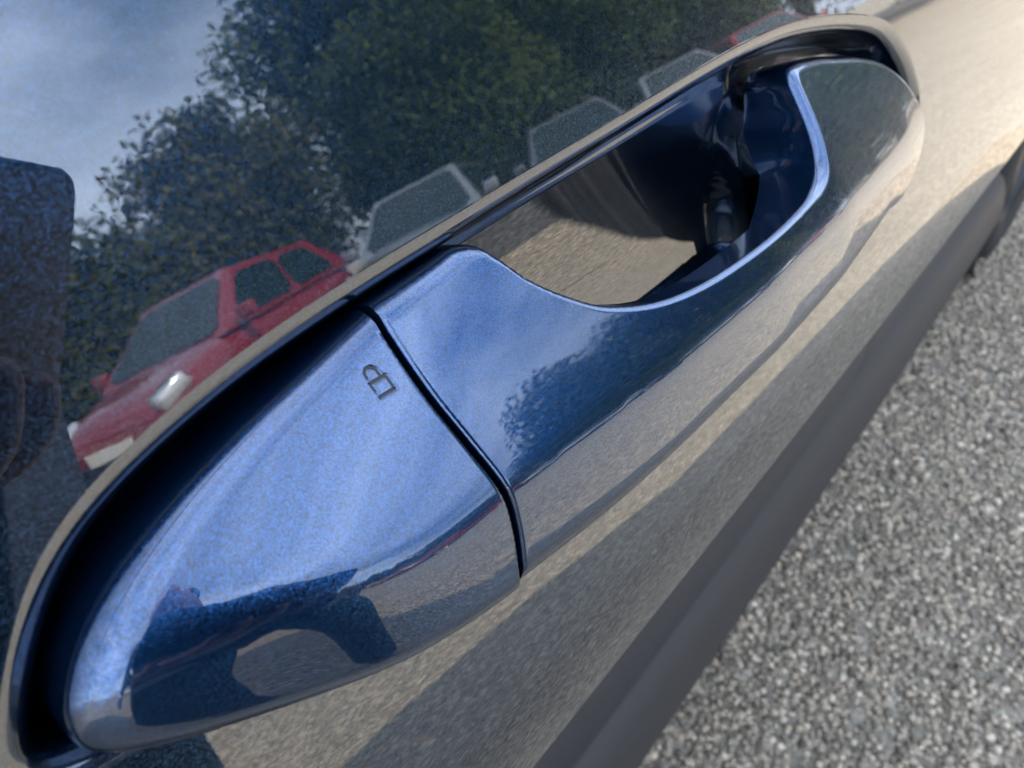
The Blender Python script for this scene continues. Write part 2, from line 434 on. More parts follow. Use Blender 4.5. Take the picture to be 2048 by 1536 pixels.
def seg_dist(P, chain):
    """distance of points P to a polyline"""
    a = chain[:-1]; b = chain[1:]; ab = b - a; L2 = (ab ** 2).sum(1)
    best = np.full(len(P), 1e9)
    for i in range(0, len(P), 2000):
        p = P[i:i + 2000]
        t = np.clip(((p[:, None] - a[None]) * ab[None]).sum(2) / L2[None], 0, 1)
        d = np.linalg.norm(p[:, None] - (a[None] + ab[None] * t[:, :, None]), axis=2)
        best[i:i + 2000] = d.min(1)
    return best
def inside(P, poly):
    x, y = P[:, 0], P[:, 1]; r = np.zeros(len(P), bool); j = len(poly) - 1
    for i in range(len(poly)):
        xi, yi = poly[i]; xj, yj = poly[j]
        c = ((yi > y) != (yj > y)) & (x < (xj - xi) * (y - yi) / (yj - yi + 1e-12) + xi)
        r ^= c; j = i
    return r
LOCK = []                                                                       # padlock strokes (mm)
def padlock():
    ux = np.array([0.93, 0.0]); c = np.array([-89.9, 24.6])
    def P(x, y): return c + np.array([x * 0.70, y * 0.70])
    body = [P(1.75, 0.35), P(1.75, -2.3), P(-1.75, -2.3), P(-1.75, 0.35)]
    st = [np.array([P(-1.75, 0.35), P(1.75, 0.35)]), np.array([P(1.75, 0.35), P(1.75, -2.3), P(-1.75, -2.3)]), np.array([P(-1.75, -1.2), P(-1.75, 0.35)])]
    arc = [P(0.95, 0.35), P(0.95, 1.6)] + [P(-0.25 + 1.2 * math.cos(R(a)), 1.6 + 1.2 * math.sin(R(a))) for a in range(15, 181, 15)] + [P(-1.45, 1.25)]
    st.append(np.array(arc))
    return st
LOCK = padlock()
def build_shell(name, chains, back, extra=None, groove=None):
    """chains: list of (polyline, edge radius); joined end to end they close the outline (counter-clockwise)"""
    outline = np.vstack([c[:-1] for c, r in chains])
    # resample-filter: drop near duplicates
    keep = [0]
    for i in range(1, len(outline)):
        if np.linalg.norm(outline[i] - outline[keep[-1]]) > 0.25: keep.append(i)
    outline = outline[keep]
    n = len(outline)
    area = 0.5 * np.sum(outline[:, 0] * np.roll(outline[:, 1], -1) - np.roll(outline[:, 0], -1) * outline[:, 1])
    if area < 0: outline = outline[::-1]
    tg = np.roll(outline, -1, 0) - np.roll(outline, 1, 0); tg /= np.linalg.norm(tg, axis=1)[:, None]
    inw = np.stack([-tg[:, 1], tg[:, 0]], 1)
    loop = np.vstack([outline, outline[:1]])
    rr = np.array([min(((seg_dist(outline[i:i + 1], c)[0], r) for c, r in chains))[1] for i in range(n)])
    kk = np.hanning(9); kk /= kk.sum(); rr = np.convolve(np.concatenate([rr[-4:], rr, rr[:4]]), kk, 'valid')
    soft = np.vstack([c if i == len(chains) - 2 else c[:-1] for i, (c, r) in enumerate(chains[:-1])])
    softr = np.concatenate([np.full(len(c) if i == len(chains) - 2 else len(c) - 1, float(r)) for i, (c, r) in enumerate(chains[:-1])])
    kw = np.hanning(33); kw /= kw.sum(); softr = np.convolve(np.pad(softr, 16, mode='edge'), kw, 'valid')
    rr = np.minimum(rr, np.interp(seg_near(outline, soft)[1], np.arange(len(soft)), softr)) if len(chains) > 1 else rr
    pts = [outline]
    for th in (4, 9, 15, 22, 30, 40, 50, 60, 72, 85):
        off = rr * (1 - math.cos(R(th)))
        P = outline + inw * off[:, None]
        d = seg_dist(P, loop)
        ok = (d > off * 0.93) & inside(P, outline)
        if th > 30: ok &= (np.arange(n) % 2 == 0)
        pts.append(P[ok])
    for mul in (1.12, 1.45, 2.0):
        off = np.maximum(rr * mul, 0.4 * mul); P = outline + inw * off[:, None]; d = seg_dist(P, loop)
        pts.append(P[(d > off * 0.93) & inside(P, outline) & (np.arange(n) % 2 == 0)])
    x0, y0 = outline.min(0); x1, y1 = outline.max(0)
    gx, gy = np.meshgrid(np.arange(x0, x1, 1.0), np.arange(y0, y1, 1.0)); G = np.stack([gx.ravel(), gy.ravel()], 1)
    G[:, 0] += 0.5 * (np.round(G[:, 1] - y0) % 2)
    G = G[inside(G, outline)]
    dG = seg_dist(G, loop); rG = rr[np.argmin(((G[:, None, 0] - outline[None, ::3, 0]) ** 2 + (G[:, None, 1] - outline[None, ::3, 1]) ** 2), axis=1) * 3]
    G = G[dG > np.maximum(rG * 2.2, 1.2)]
    if groove:
        dg = np.min([seg_dist(G, s) for s in groove], axis=0); G = G[dg > 1.6]
        fx, fy = np.meshgrid(np.arange(-95, -84.8, 0.13), np.arange(20, 30, 0.13)); Fp = np.stack([fx.ravel(), fy.ravel()], 1)
        dg = np.min([seg_dist(Fp, s) for s in groove], axis=0); Fp = Fp[(dg < 0.9) & inside(Fp, outline)]
        Fp = Fp[seg_dist(Fp, loop) > 0.6]
        pts.append(Fp)
    pts.append(G)
    allp = np.vstack(pts)
    vc, ec, fc, ov, oe, of = delaunay_2d_cdt([Vector(p) for p in allp], [(i, (i + 1) % n) for i in range(n)], [], 1, 1e-4)
    P2 = np.array([(v.x, v.y) for v in vc])
    def height(P):
        h = face_h(P[:, 0], P[:, 1]); drop = np.zeros(len(P))
        d, pos = seg_near(P, soft); r = np.interp(pos, np.arange(len(soft)), softr)
        for d, r in ((d, r), (seg_dist(P, chains[-1][0]), chains[-1][1])):
            x = np.clip(r - d, 0, r)
            drop = np.maximum(drop, r - np.sqrt(np.clip(r * r - x * x, 0, None)))
        h = h - drop
        if groove:
            dg = np.min([seg_dist(P, s) for s in groove], axis=0)
            h = h - 0.28 * (1 - smoothstep(0.10, 0.36, dg))
        return h
    hz = height(P2)
    V = [PW(p[0] / 1000, p[1] / 1000, h / 1000) for p, h in zip(P2, hz)]
    e = 0.03
    gs_ = (height(P2 + [e, 0]) - height(P2 - [e, 0])) / (2 * e); gq_ = (height(P2 + [0, e]) - height(P2 - [0, e])) / (2 * e)
    NN = np.stack([-gs_, -gq_, np.ones(len(P2))], 1); NN /= np.linalg.norm(NN, axis=1)[:, None]
    dl, pl = seg_near(P2, loop); on = dl < 0.012
    NN[on] = np.concatenate([-inw[np.round(pl[on]).astype(int) % n], np.zeros((on.sum(), 1))], 1)
    NN = list(NN)
    F = [tuple(f) for f in fc]
    # walls going down behind the visible face
    idx = []
    for i in range(n):
        j = int(np.argmin(((P2 - outline[i]) ** 2).sum(1))); idx.append(j)
    prev = idx
    for dep, ins in ((0.35, 0.0), (1.0, 0.0)):
        cur = []
        for i in range(n):
            bk = min(back(P2[idx[i]][0], P2[idx[i]][1]), hz[idx[i]] - 2.5)
            h = hz[idx[i]] * (1 - dep) + bk * dep
            p = P2[idx[i]] + inw[i] * ins
            cur.append(len(V)); V.append(PW(p[0] / 1000, p[1] / 1000, h / 1000)); NN.append(np.array([-inw[i][0], -inw[i][1], 0.0]))
        for i in range(n):
            k = (i + 1) % n
            if prev[i] != prev[k]: F.append((prev[i], cur[i], cur[k], prev[k]))
        prev = cur
    F.append(tuple(reversed(prev)))
    O = PW(0, 0, 0); ax = [PW(1, 0, 0) - O, PW(0, 1, 0) - O, PW(0, 0, 1) - O]
    NW = [(ax[0] * float(v[0]) + ax[1] * float(v[1]) + ax[2] * float(v[2])).normalized() for v in NN]
    return V, F, NW

handle = empty('door_handle', (0, 0, 0), parent=car)
seam = spline([(-84.3, 32.6), (-85.0, 28.0), (-85.3, 20.3), (-84.7, 12.7), (-84.1, 6.4), (-84.0, -1.4), (-84.4, -7.5), (-84.9, -13.4)], 0.6)
GAP = 0.45
capA = spline([(seam[0][0] - GAP, 32.1), (-96.5, 29.6), (-107, 27.5), (-118, 24.6), (-126.4, 21.4), (-132.3, 17.8), (-136.4, 13.2), (-137.8, 8.6), (-136.2, 4.4), (-131.5, 0.6), (-126, -2.0), (-117.5, -5.6), (-104, -10.2), (seam[-1][0] - GAP, -13.9)])
capS = seam[::-1] + np.array([-GAP, 0]); capS[0] = capA[-1]; capS[-1] = capA[0]
V, F, NW = build_shell('cap', [(capA[:len(capA) * 45 // 100], 3.4), (capA[len(capA) * 45 // 100 - 1:], 5.0), (capS, 0.8)], lambda s, q: -14, groove=LOCK)
cap = mesh_obj('lock_cover', V, F, 'handle_paint', handle)
if len(cap.data.vertices) == len(NW): cap.data.normals_split_custom_set_from_vertices(NW)
gl = seam + np.array([GAP, 0])
top1 = spline([(gl[0][0], 32.6), (-72.7, 33.5), (-66.8, 33.8), (-63.2, 32.6), (-61.2, 29.8), (-58.8, 25.2), (-54.2, 20.3), (-48.1, 15.9), (-37.2, 11.8), (-22.7, 9.2), (-3.6, 7.8), (16.3, 7.3), (30, 8.2), (38.9, 10.9), (45.0, 17.0), (48.4, 24.5), (50.4, 29.2), (53.8, 31.6), (60, 31.9)])
top2 = spline([(60, 31.9), (72, 30.3), (83.3, 28.0), (98, 24.8), (111.3, 20.6), (121, 15.4), (127.5, 9.6), (131.2, 3.0), (132.0, -3.5), (129.5, -9.5), (122, -15.2), (108, -19.0), (84, -21.0), (55, -21.6), (34, -21.4), (5, -20.4), (-21, -19.2), (-45, -18.3), (-63, -17.2), (gl[-1][0], -14.2)])
gs = gl[::-1].copy(); gs[0] = top2[-1]; gs[-1] = top1[0]
k2 = len(top2) * 42 // 100
# the chains run clockwise here; build_shell turns them round
ia = int(np.argmin(np.hypot(top1[:, 0] + 63.2, top1[:, 1] - 32.6))); ib = int(np.argmin(np.hypot(top1[:, 0] - 30, top1[:, 1] - 8.2)))
V, F, NW = build_shell('grip', [(top1[:ia + 1], 3.0), (top1[ia:ib + 1], 1.1), (top1[ib:], 2.6), (top2[:k2 + 1], 2.6), (top2[k2:], 7.5), (gs, 0.8)], lambda s, q: float(np.interp(s, [-70, -55, -42, -36, 8, 38, 46], [-14, -2, 7, 8, 6, -5, -12])) if q > 5 else float(np.interp(s, [-75, -60, -45, 64, 82, 98], [-14, -2, 7, 7, 0, -12])))
grip = mesh_obj('grip', V, F, 'handle_paint', handle)
if len(grip.data.vertices) == len(NW): grip.data.normals_split_custom_set_from_vertices(NW)
# black rubber seat seen down in the seam and behind the tail
sv = []
for p in seam:
    for dx in (-1.2, 1.2):
        sv.append(PW((p[0] + dx) / 1000, (p[1] * 0.93 + 0.5) / 1000, (float(face_h(np.array([p[0]]), np.array([p[1] * 0.93 + 0.5]))[0]) - 5.0) / 1000))
gasket = mesh_obj('gasket', sv, [(2 * i, 2 * i + 1, 2 * i + 3, 2 * i + 2) for i in range(len(seam) - 1)], 'dark_void', handle)
# near-black ribbon on the padlock groove's floor, painting in the groove's shade
lv, lf = [], []
for s in LOCK:
    q = spline(s, 0.3) if len(s) > 6 else np.vstack([np.linspace(s[i], s[i + 1], 10) for i in range(len(s) - 1)])
    tg = np.gradient(q, axis=0); tg /= np.maximum(np.linalg.norm(tg, axis=1), 1e-9)[:, None]; nn = np.stack([-tg[:, 1], tg[:, 0]], 1)
    b0 = len(lv)
    for p, m in zip(q, nn):
        for e in (-0.17, 0.17):
            r = p + m * e; hh = float(face_h(np.array([r[0]]), np.array([r[1]]))[0]) - 0.22
            lv.append(PW(r[0] / 1000, r[1] / 1000, hh / 1000))
    lf += [(b0 + 2 * i, b0 + 2 * i + 1, b0 + 2 * i + 3, b0 + 2 * i + 2) for i in range(len(q) - 1)]
sym = mesh_obj('padlock_symbol', lv, lf, 'black_plastic', cap)

# ------------------------------------------------------------------ rest of the blue car
CARW = 1.74
def mirror_y(V): V = np.array(V, float); V[:, 1] = CARW - V[:, 1]; return V
AX_F, AX_R, WR = 2.06, -0.86 - 0.62, 0.315
def top_a(X):
    return np.interp(X, [-1.95, -1.7, -1.2, 1.0, 1.6, 2.3, 2.75], [0.02, 0.10, 0.125, 0.125, 0.06, -0.03, -0.2])
def side_panel(name, X0, X1, arch=None, far=False, nx=90, na=70):
    V = []
    for X in np.linspace(X0, X1, nx):
        lo = -0.70
        if arch is not None and abs(X - arch) < 0.375:
            zt = 0.32 + math.sqrt(0.375 ** 2 - (X - arch) ** 2)
            lo = max(lo, float(np.interp(zt, zz, aa)))
        a = np.linspace(lo, float(top_a(X)), na)
        V.append(base_pt(np.full(na, X), a, 0.0))
    V = np.concatenate(V)
    F = grid_faces(nx, na, flip=not far)
    if far: V = mirror_y(V)
    return mesh_obj(name, V, F, 'door_paint', car)
side_panel('front_wing', 0.806, 2.55, AX_F)
side_panel('rear_quarter', -1.95, -0.346, AX_R)
side_panel('front_wing', 0.806, 2.55, AX_F, far=True)
side_panel('side_door', -0.34, 0.80, None, far=True)
side_panel('rear_quarter', -1.95, -0.346, AX_R, far=True)
def end_panel(name, X, bulge, flip):
    a = np.linspace(-0.66, float(top_a(X)), 30); P = base_pt(np.full(30, X), a, 0.0)
    V = []
    for j in range(21):
        e = j / 20
        Q = P.copy(); Q[:, 1] = P[:, 1] * (1 - e) + (CARW - P[:, 1]) * e; Q[:, 0] += bulge * math.sin(math.pi * e) ** 0.6
        V.append(Q)
    return mesh_obj(name, np.concatenate(V), grid_faces(21, 30, flip=flip), 'door_paint', car)
end_panel('front_bumper', 2.55, 0.22, False)
end_panel('rear_bumper', -1.95, -0.16, True)
def cross_panel(name, X0, X1, rise, mat='door_paint'):
    V = []; nx, ny = 24, 21
    for X in np.linspace(X0, X1, nx):
        p = base_pt(X, float(top_a(X)), 0.0)
        for j in range(ny):
            e = j / (ny - 1)
            V.append((X + (0.22 * math.sin(math.pi * e) ** 0.6 if X > 2.5 else (-0.16 * math.sin(math.pi * e) ** 0.6 if X < -1.9 else 0)), p[1] * (1 - e) + (CARW - p[1]) * e, p[2] + rise * math.sin(math.pi * e) ** 0.7))
    return mesh_obj(name, V, grid_faces(nx, ny), mat, car)
cross_panel('bonnet', 1.10, 2.55, 0.06)
cross_panel('tailgate_shelf', -1.95, -1.55, 0.03)
bm = box_bm((0.3, CARW / 2, 0.27), (4.0, 1.34, 0.04)); bm_obj('underbody', bm, 'black_plastic', car, bevel=0.01)
# sill under the doors: a painted skirt that steps out below the tucked-in door
for far in (False, True):
    V = []
    prof = [(0.20, 0.40), (0.150, 0.372), (0.122, 0.345), (0.114, 0.325), (0.108, 0.295), (0.106, 0.262), (0.112, 0.240), (0.135, 0.228), (0.20, 0.226)]
    for X in np.linspace(-1.02, 1.66, 60):
        for y, z in prof: V.append((X, y + float(plan(X)) * 0.6, z))
    V = np.array(V)
    if far: V = mirror_y(V)
    mesh_obj('sill', V, grid_faces(60, len(prof), flip=far), 'sill_cladding', car)

def bar(name, pts, w, t, mat, parent, wdir=None):
    """strip of rectangular section following pts"""
    V = []; F = []
    n = len(pts)
    for i, p in enumerate(pts):
        p = Vector(p); d = (Vector(pts[min(i + 1, n - 1)]) - Vector(pts[max(i - 1, 0)])).normalized()
        a = Vector(wdir or (0, 1, 0)); b = d.cross(a).normalized(); a = b.cross(d).normalized()
        for x, y in ((-1, -1), (1, -1), (1, 1), (-1, 1)): V.append(p + a * (x * w / 2) + b * (y * t / 2))
    for i in range(n - 1):
        for k in range(4): F.append((i * 4 + k, i * 4 + (k + 1) % 4, i * 4 + 4 + (k + 1) % 4, i * 4 + 4 + k))
    F += [(3, 2, 1, 0), tuple(range(4 * n - 4, 4 * n))]
    return mesh_obj(name, V, F, mat, parent, smooth=False)
BELT = float(np.interp(0.125, aa, zz)); BY = float(np.interp(0.125, aa, yy))
for far in (False, True):
    f = (lambda p: (p[0], CARW - p[1], p[2])) if far else (lambda p: p)
    roofline = [(1.14, BY + 0.10, BELT - 0.02), (0.85, 0.18, 1.29), (0.52, 0.26, 1.52), (0.1, 0.30, 1.60), (-0.45, 0.31, 1.61), (-1.0, 0.30, 1.57), (-1.45, 0.21, 1.30), (-1.72, 0.10, BELT - 0.03)]
    bar('cant_rail', [f(p) for p in roofline], 0.18, 0.06, 'door_paint', car)
    bar('added_roof_rail', [f(p) for p in ((0.42, 0.28, 1.60), (0.30, 0.27, 1.675), (-0.3, 0.27, 1.685), (-0.9, 0.27, 1.66), (-1.02, 0.28, 1.59))], 0.035, 0.035, 'black_plastic', car)  # unseen rails, added with the raised roofline to widen the ground's shadow band
    bar('centre_pillar', [f((-0.345, BY + 0.02, BELT - 0.02)), f((-0.36, 0.17, 1.33)), f((-0.37, 0.28, 1.59))], 0.03, 0.11, 'black_plastic', car)
    bar('window_seal', [f((x, float(base_pt(x, 0.125, 0)[1]) + 0.012, float(base_pt(x, 0.125, 0)[2]) + 0.004)) for x in np.linspace(-1.5, 1.0, 12)], 0.02, 0.02, 'black_plastic', car)
    for x0, x1, xt0, xt1 in ((-0.30, 1.02, -0.31, 0.42), (-1.42, -0.40, -1.06, -0.42)):
        q = [f((x0, BY + 0.03, BELT)), f((x1, BY + 0.05, BELT)), f((xt1, 0.255, 1.54)), f((xt0, 0.265, 1.57))]
        mesh_obj('side_window', q, [(0, 1, 2, 3)], 'window_glass', car, smooth=False)
def sheet(name, rows, mat):
    V = []; n = 13
    for (x, y, z, c) in rows:
        for j in range(n):
            e = j / (n - 1); V.append((x + 0.12 * c * math.sin(math.pi * e), y * (1 - e) + (CARW - y) * e, z + 0.05 * abs(c) * math.sin(math.pi * e)))
    return mesh_obj(name, V, grid_faces(len(rows), n), mat, car)
sheet('windscreen', [(1.16, 0.18, BELT - 0.03, 1), (0.86, 0.24, 1.285, 0.8), (0.50, 0.32, 1.525, 0.5)], 'window_glass')
sheet('added_roof_glass', [(0.40, 0.38, 1.575, 0.4), (0.0, 0.39, 1.615, 0.4), (-0.5, 0.39, 1.62, 0.4), (-0.95, 0.38, 1.585, 0.4)], 'window_glass')  # unseen glass roof, added to let a sunlit band through onto the ground
sheet('rear_window', [(-1.05, 0.34, 1.56, -0.4), (-1.42, 0.26, 1.31, -0.5), (-1.68, 0.2, BELT, -0.6)], 'window_glass')
bar('windscreen_header', [(0.45, 0.30, 1.55), (0.49, CARW / 2, 1.585), (0.45, CARW - 0.30, 1.55)], 0.10, 0.03, 'door_paint', car, wdir=(1, 0, 0))
bar('rear_header', [(-1.0, 0.30, 1.575), (-1.02, CARW / 2, 1.605), (-1.0, CARW - 0.30, 1.575)], 0.10, 0.03, 'door_paint', car, wdir=(1, 0, 0))
for sy in (0.50, CARW - 0.50):
    for sx in (0.05, -0.85):
        bm = box_bm((sx + 0.05, sy, 0.58), (0.5, 0.48, 0.16)); box_bm((sx - 0.28, sy, 0.86), (0.14, 0.46, 0.60), Matrix.Rotation(R(-14), 3, 'Y'), bm)
        bm_obj('seat', bm, 'seat_cloth', car, bevel=0.05, seg=3, smooth=True)
        bm = box_bm((sx - 0.37, sy, 1.30), (0.09, 0.25, 0.17)); bm_obj('headrest', bm, 'seat_cloth', car, bevel=0.04, seg=3, smooth=True)
bm = box_bm((1.0, CARW / 2, 0.92), (0.36, 1.4, 0.16)); bm_obj('dashboard', bm, 'black_plastic', car, bevel=0.04, seg=3, smooth=True)
def lathe_x(prof, seg=48):
    """profile (axis position, radius) turned about local Y"""
    V = []
    for j in range(seg):
        a = 2 * math.pi * j / seg
        for y, r in prof: V.append((r * math.cos(a), y, r * math.sin(a)))
    n = len(prof); F = []
    for j in range(seg):
        for i in range(n - 1):
            F.append((j * n + i, j * n + i + 1, ((j + 1) % seg) * n + i + 1, ((j + 1) % seg) * n + i))
    return V, F
def wheel(parent, x, y, z, r, side, mat='alloy'):
    w = 0.2
    V, F = lathe_x([(side * 0.0, r * 0.66), (side * -0.012, r * 0.80), (side * 0.0, r * 0.95), (side * 0.03, r), (side * 0.17, r), (side * 0.2, r * 0.9), (side * 0.2, r * 0.6)])
    ty = mesh_obj('tyre', V, F, 'rubber', parent); ty.location = (x, y, z)
    V, F = lathe_x([(side * 0.03, 0.02), (side * 0.035, r * 0.2), (side * 0.06, r * 0.25), (side * 0.06, r * 0.55), (side * 0.01, r * 0.62), (side * 0.0, r * 0.67)])
    rm = mesh_obj('rim', V, F, mat, ty)
    bm = bmesh.new()
    for k in range(5):
        a = 2 * math.pi * k / 5
        box_bm((math.cos(a) * r * 0.38, side * 0.03, math.sin(a) * r * 0.38), (r * 0.55, 0.03, r * 0.16), Matrix.Rotation(-a, 3, 'Y'), bm)
    sp = bm_obj('spokes', bm, mat, ty)
    return ty
for X in (AX_F, AX_R):
    wheel(car, X, 0.10 + float(plan(X)), WR, WR, 1, 'black_plastic'); wheel(car, X, CARW - 0.10 - float(plan(X)), WR, WR, -1, 'black_plastic')
    for fy in (0.24, CARW - 0.24):
        V, F = lathe_x([(0.0, 0.36), (0.16 if fy < 1 else -0.16, 0.36)], 40); o = mesh_obj('wheel_arch_liner', V, F, 'black_plastic', car); o.location = (X, fy - (0.08 if fy < 1 else -0.08), WR + 0.01)

# ------------------------------------------------------------------ the photographer's phone and the photographer
def camspace(x, y, z):         # metres right, up and behind the lens
    return cam_pos + c_right * x + c_up * y - c_fwd * z
def rounded_slab(name, x0, x1, y0, y1, z0, z1, r, mat, parent, edge=0.002):
    pts = []
    for cx, cy, a0 in ((x1 - r, y1 - r, 0), (x0 + r, y1 - r, 90), (x0 + r, y0 + r, 180), (x1 - r, y0 + r, 270)):
        for k in range(9): a = R(a0 + k * 11.25); pts.append((cx + r * math.cos(a), cy + r * math.sin(a)))
    n = len(pts); cx, cy = (x0 + x1) / 2, (y0 + y1) / 2; V = []; F = []
    lv = [(z0, edge), (z0 + edge * 0.4, edge * 0.3), (z0 + edge, 0), (z1 - edge, 0), (z1 - edge * 0.4, edge * 0.3), (z1, edge)]
    for z, ins in lv:
        for x, y in pts: V.append(camspace(x - math.copysign(ins, x - cx), y - math.copysign(ins, y - cy), z))
    for i in range(len(lv) - 1):
        for j in range(n): F.append((i * n + j, i * n + (j + 1) % n, (i + 1) * n + (j + 1) % n, (i + 1) * n + j))
    F += [tuple(range(n))[::-1], tuple(range((len(lv) - 1) * n, len(lv) * n))]
    return mesh_obj(name, V, F, mat, parent)
phone = empty('smartphone')
tag(phone, 'black smartphone held level in front of the door, mirrored in its paint', 'phone')
rounded_slab('case', -0.012, 0.122, -0.047, 0.022, 0.004, 0.012, 0.009, 'phone_body', phone)
rounded_slab('screen', -0.009, 0.119, -0.044, 0.019, 0.0122, 0.0128, 0.006, 'phone_glass', phone, edge=0.0002)
rounded_slab('lens_bump', -0.0105, 0.009, -0.009, 0.0085, 0.0025, 0.0042, 0.006, 'phone_glass', phone, edge=0.0008)

person = empty('person')
tag(person, 'person in a dark jacket and jeans stooping to hold up the phone', 'person')
def skin_mesh(name, chains, mat, parent, sub=2):
    """chains: lists of (point, radius); chains sharing a start point are welded"""
    V = []; E = []; Rr = []; look = {}
    for ch in chains:
        prev = None
        for p, r in ch:
            key = tuple(round(c, 4) for c in p)
            if key in look: i = look[key]
            else: i = len(V); look[key] = i; V.append(p); Rr.append(r)
            if prev is not None and prev != i: E.append((prev, i))
            prev = i
    me = bpy.data.meshes.new(name); me.from_pydata(V, E, []); me.update()
    o = bpy.data.objects.new(name, me); C.objects.link(o); o.parent = parent
    md = o.modifiers.new('skin', 'SKIN'); md.use_smooth_shade = True
    for i, sv_ in enumerate(me.skin_vertices[0].data):
        r = Rr[i]; sv_.radius = r if isinstance(r, tuple) else (r, r); sv_.use_root = (i == 0)
    ss = o.modifiers.new('sub', 'SUBSURF'); ss.levels = sub; ss.render_levels = sub
    me.materials.append(MAT[mat])
    return o
PX, PY = -0.23, -0.58
hipL, hipR = (PX - 0.09, PY + 0.05, 0.90), (PX + 0.09, PY - 0.05, 0.90)
pel = (PX, PY - 0.02, 0.95); wai = (PX, PY, 1.08); che = (PX + 0.01, PY + 0.07, 1.30); nk = (PX + 0.02, PY + 0.13, 1.45)
shL = (PX - 0.17, PY + 0.13, 1.39); shR = (PX + 0.19, PY + 0.07, 1.39)
wr_p = tuple(camspace(0.060, -0.120, 0.085)); el_p = tuple(np.array(wr_p) * 0.5 + np.array(shR) * 0.5 + np.array((0.02, -0.06, -0.12)))
ell_p = (shL[0] - 0.10, shL[1] - 0.04, 1.12); wl_p = (shL[0] - 0.06, shL[1] + 0.08, 0.88)
def mid(a, b, t=0.5): return tuple(np.array(a) * (1 - t) + np.array(b) * t)
jk = skin_mesh('jacket', [[(pel, (0.17, 0.13)), (wai, (0.16, 0.12)), (che, (0.19, 0.13)), (nk, (0.065, 0.065))],
     [(che, 0.19), (shR, 0.075), (mid(shR, el_p), 0.058), (el_p, 0.05), (mid(el_p, wr_p), 0.042), (mid(el_p, wr_p, 0.93), 0.034)],
     [(che, 0.19), (shL, 0.075), (mid(shL, ell_p), 0.058), (ell_p, 0.05), (mid(ell_p, wl_p), 0.042), (mid(ell_p, wl_p, 0.93), 0.034)]], 'jacket', person)
kL, kR = (PX - 0.10, PY + 0.10, 0.50), (PX + 0.11, PY + 0.0, 0.50); aL, aR = (PX - 0.11, PY + 0.04, 0.09), (PX + 0.12, PY - 0.06, 0.09)
skin_mesh('jeans', [[((PX, PY - 0.02, 0.93), (0.16, 0.12)), (hipL, 0.09), (mid(hipL, kL), 0.078), (kL, 0.06), (mid(kL, aL, 0.4), 0.058), (aL, 0.05)],
     [((PX, PY - 0.02, 0.93), (0.16, 0.12)), (hipR, 0.09), (mid(hipR, kR), 0.078), (kR, 0.06), (mid(kR, aR, 0.4), 0.058), (aR, 0.05)]], 'jeans', person)
for a in (aL, aR):
    skin_mesh('shoe', [[((a[0], a[1] - 0.05, 0.045), 0.042), ((a[0] + 0.01, a[1] + 0.05, 0.045), 0.045), ((a[0] + 0.03, a[1] + 0.15, 0.034), 0.032)]], 'black_plastic', person)
hd = (PX + 0.05, PY + 0.22, 1.575)
head = skin_mesh('head', [[(nk, 0.058), ((PX + 0.035, PY + 0.17, 1.50), 0.058), ((hd[0], hd[1] - 0.005, hd[2]), (0.078, 0.09)), ((hd[0], hd[1] - 0.01, hd[2] + 0.08), (0.075, 0.088)), ((hd[0], hd[1] - 0.012, hd[2] + 0.115), 0.05)],
     [((hd[0], hd[1] - 0.005, hd[2]), 0.078), ((hd[0] + 0.008, hd[1] + 0.088, hd[2] + 0.0), 0.012)]], 'skin', person)
skin_mesh('hair', [[((hd[0] - 0.01, hd[1] - 0.05, hd[2] + 0.02), 0.075), ((hd[0] - 0.005, hd[1] - 0.03, hd[2] + 0.085), 0.088), ((hd[0], hd[1] + 0.015, hd[2] + 0.115), 0.06)]], 'hair', person)
def right_hand():              # grips the phone by its long lower edge
    e = -0.047
    palm = tuple(camspace(0.060, e - 0.030, 0.045)); kn = tuple(camspace(0.060, e - 0.016, 0.024))
    hnd = skin_mesh('hand', [[(wr_p, 0.029), (palm, (0.036, 0.019)), (kn, (0.036, 0.013))]], 'skin', person)
    for xo, reach in ((0.032, 0.018), (0.051, 0.024), (0.070, 0.022), (0.088, 0.015)):
        b0 = camspace(xo, e - 0.016, 0.028); b1 = camspace(xo, e - 0.015, 0.004); b2 = camspace(xo, e - 0.002, -0.0055); b3 = camspace(xo + 0.001, e + reach, -0.004)
        skin_mesh('finger', [[(tuple(b0), 0.009), (tuple(b1), 0.0085), (tuple(b2), 0.0078), (tuple(b3), 0.0066)]], 'skin', hnd)
    t0 = camspace(0.036, e - 0.022, 0.040); t1 = camspace(0.030, e + 0.002, 0.027); t2 = camspace(0.034, e + 0.026, 0.0215)
    skin_mesh('thumb', [[(tuple(t0), 0.012), (tuple(t1), 0.0105), (tuple(t2), 0.008)]], 'skin', hnd)
right_hand()
def left_hand():               # hangs half curled at the side
    w = Vector(wl_p); hnd = skin_mesh('hand', [[(wl_p, 0.027), (tuple(w + Vector((0.01, 0.02, -0.05))), (0.034, 0.017)), (tuple(w + Vector((0.012, 0.03, -0.09))), (0.036, 0.013))]], 'skin', person)
    for k, ln in enumerate((0.062, 0.07, 0.066, 0.05)):
        b = w + Vector((0.012 - 0.028 + 0.0185 * k, 0.03, -0.085)); skin_mesh('finger', [[(tuple(b), 0.009), (tuple(b + Vector((0, 0.012, -ln * 0.5))), 0.0085), (tuple(b + Vector((0, -0.002, -ln * 0.9))), 0.007)]], 'skin', hnd)
    b = w + Vector((-0.022, 0.025, -0.035)); skin_mesh('thumb', [[(tuple(b), 0.011), (tuple(b + Vector((-0.014, 0.016, -0.03))), 0.010), (tuple(b + Vector((-0.012, 0.024, -0.055))), 0.008)]], 'skin', hnd)
left_hand()

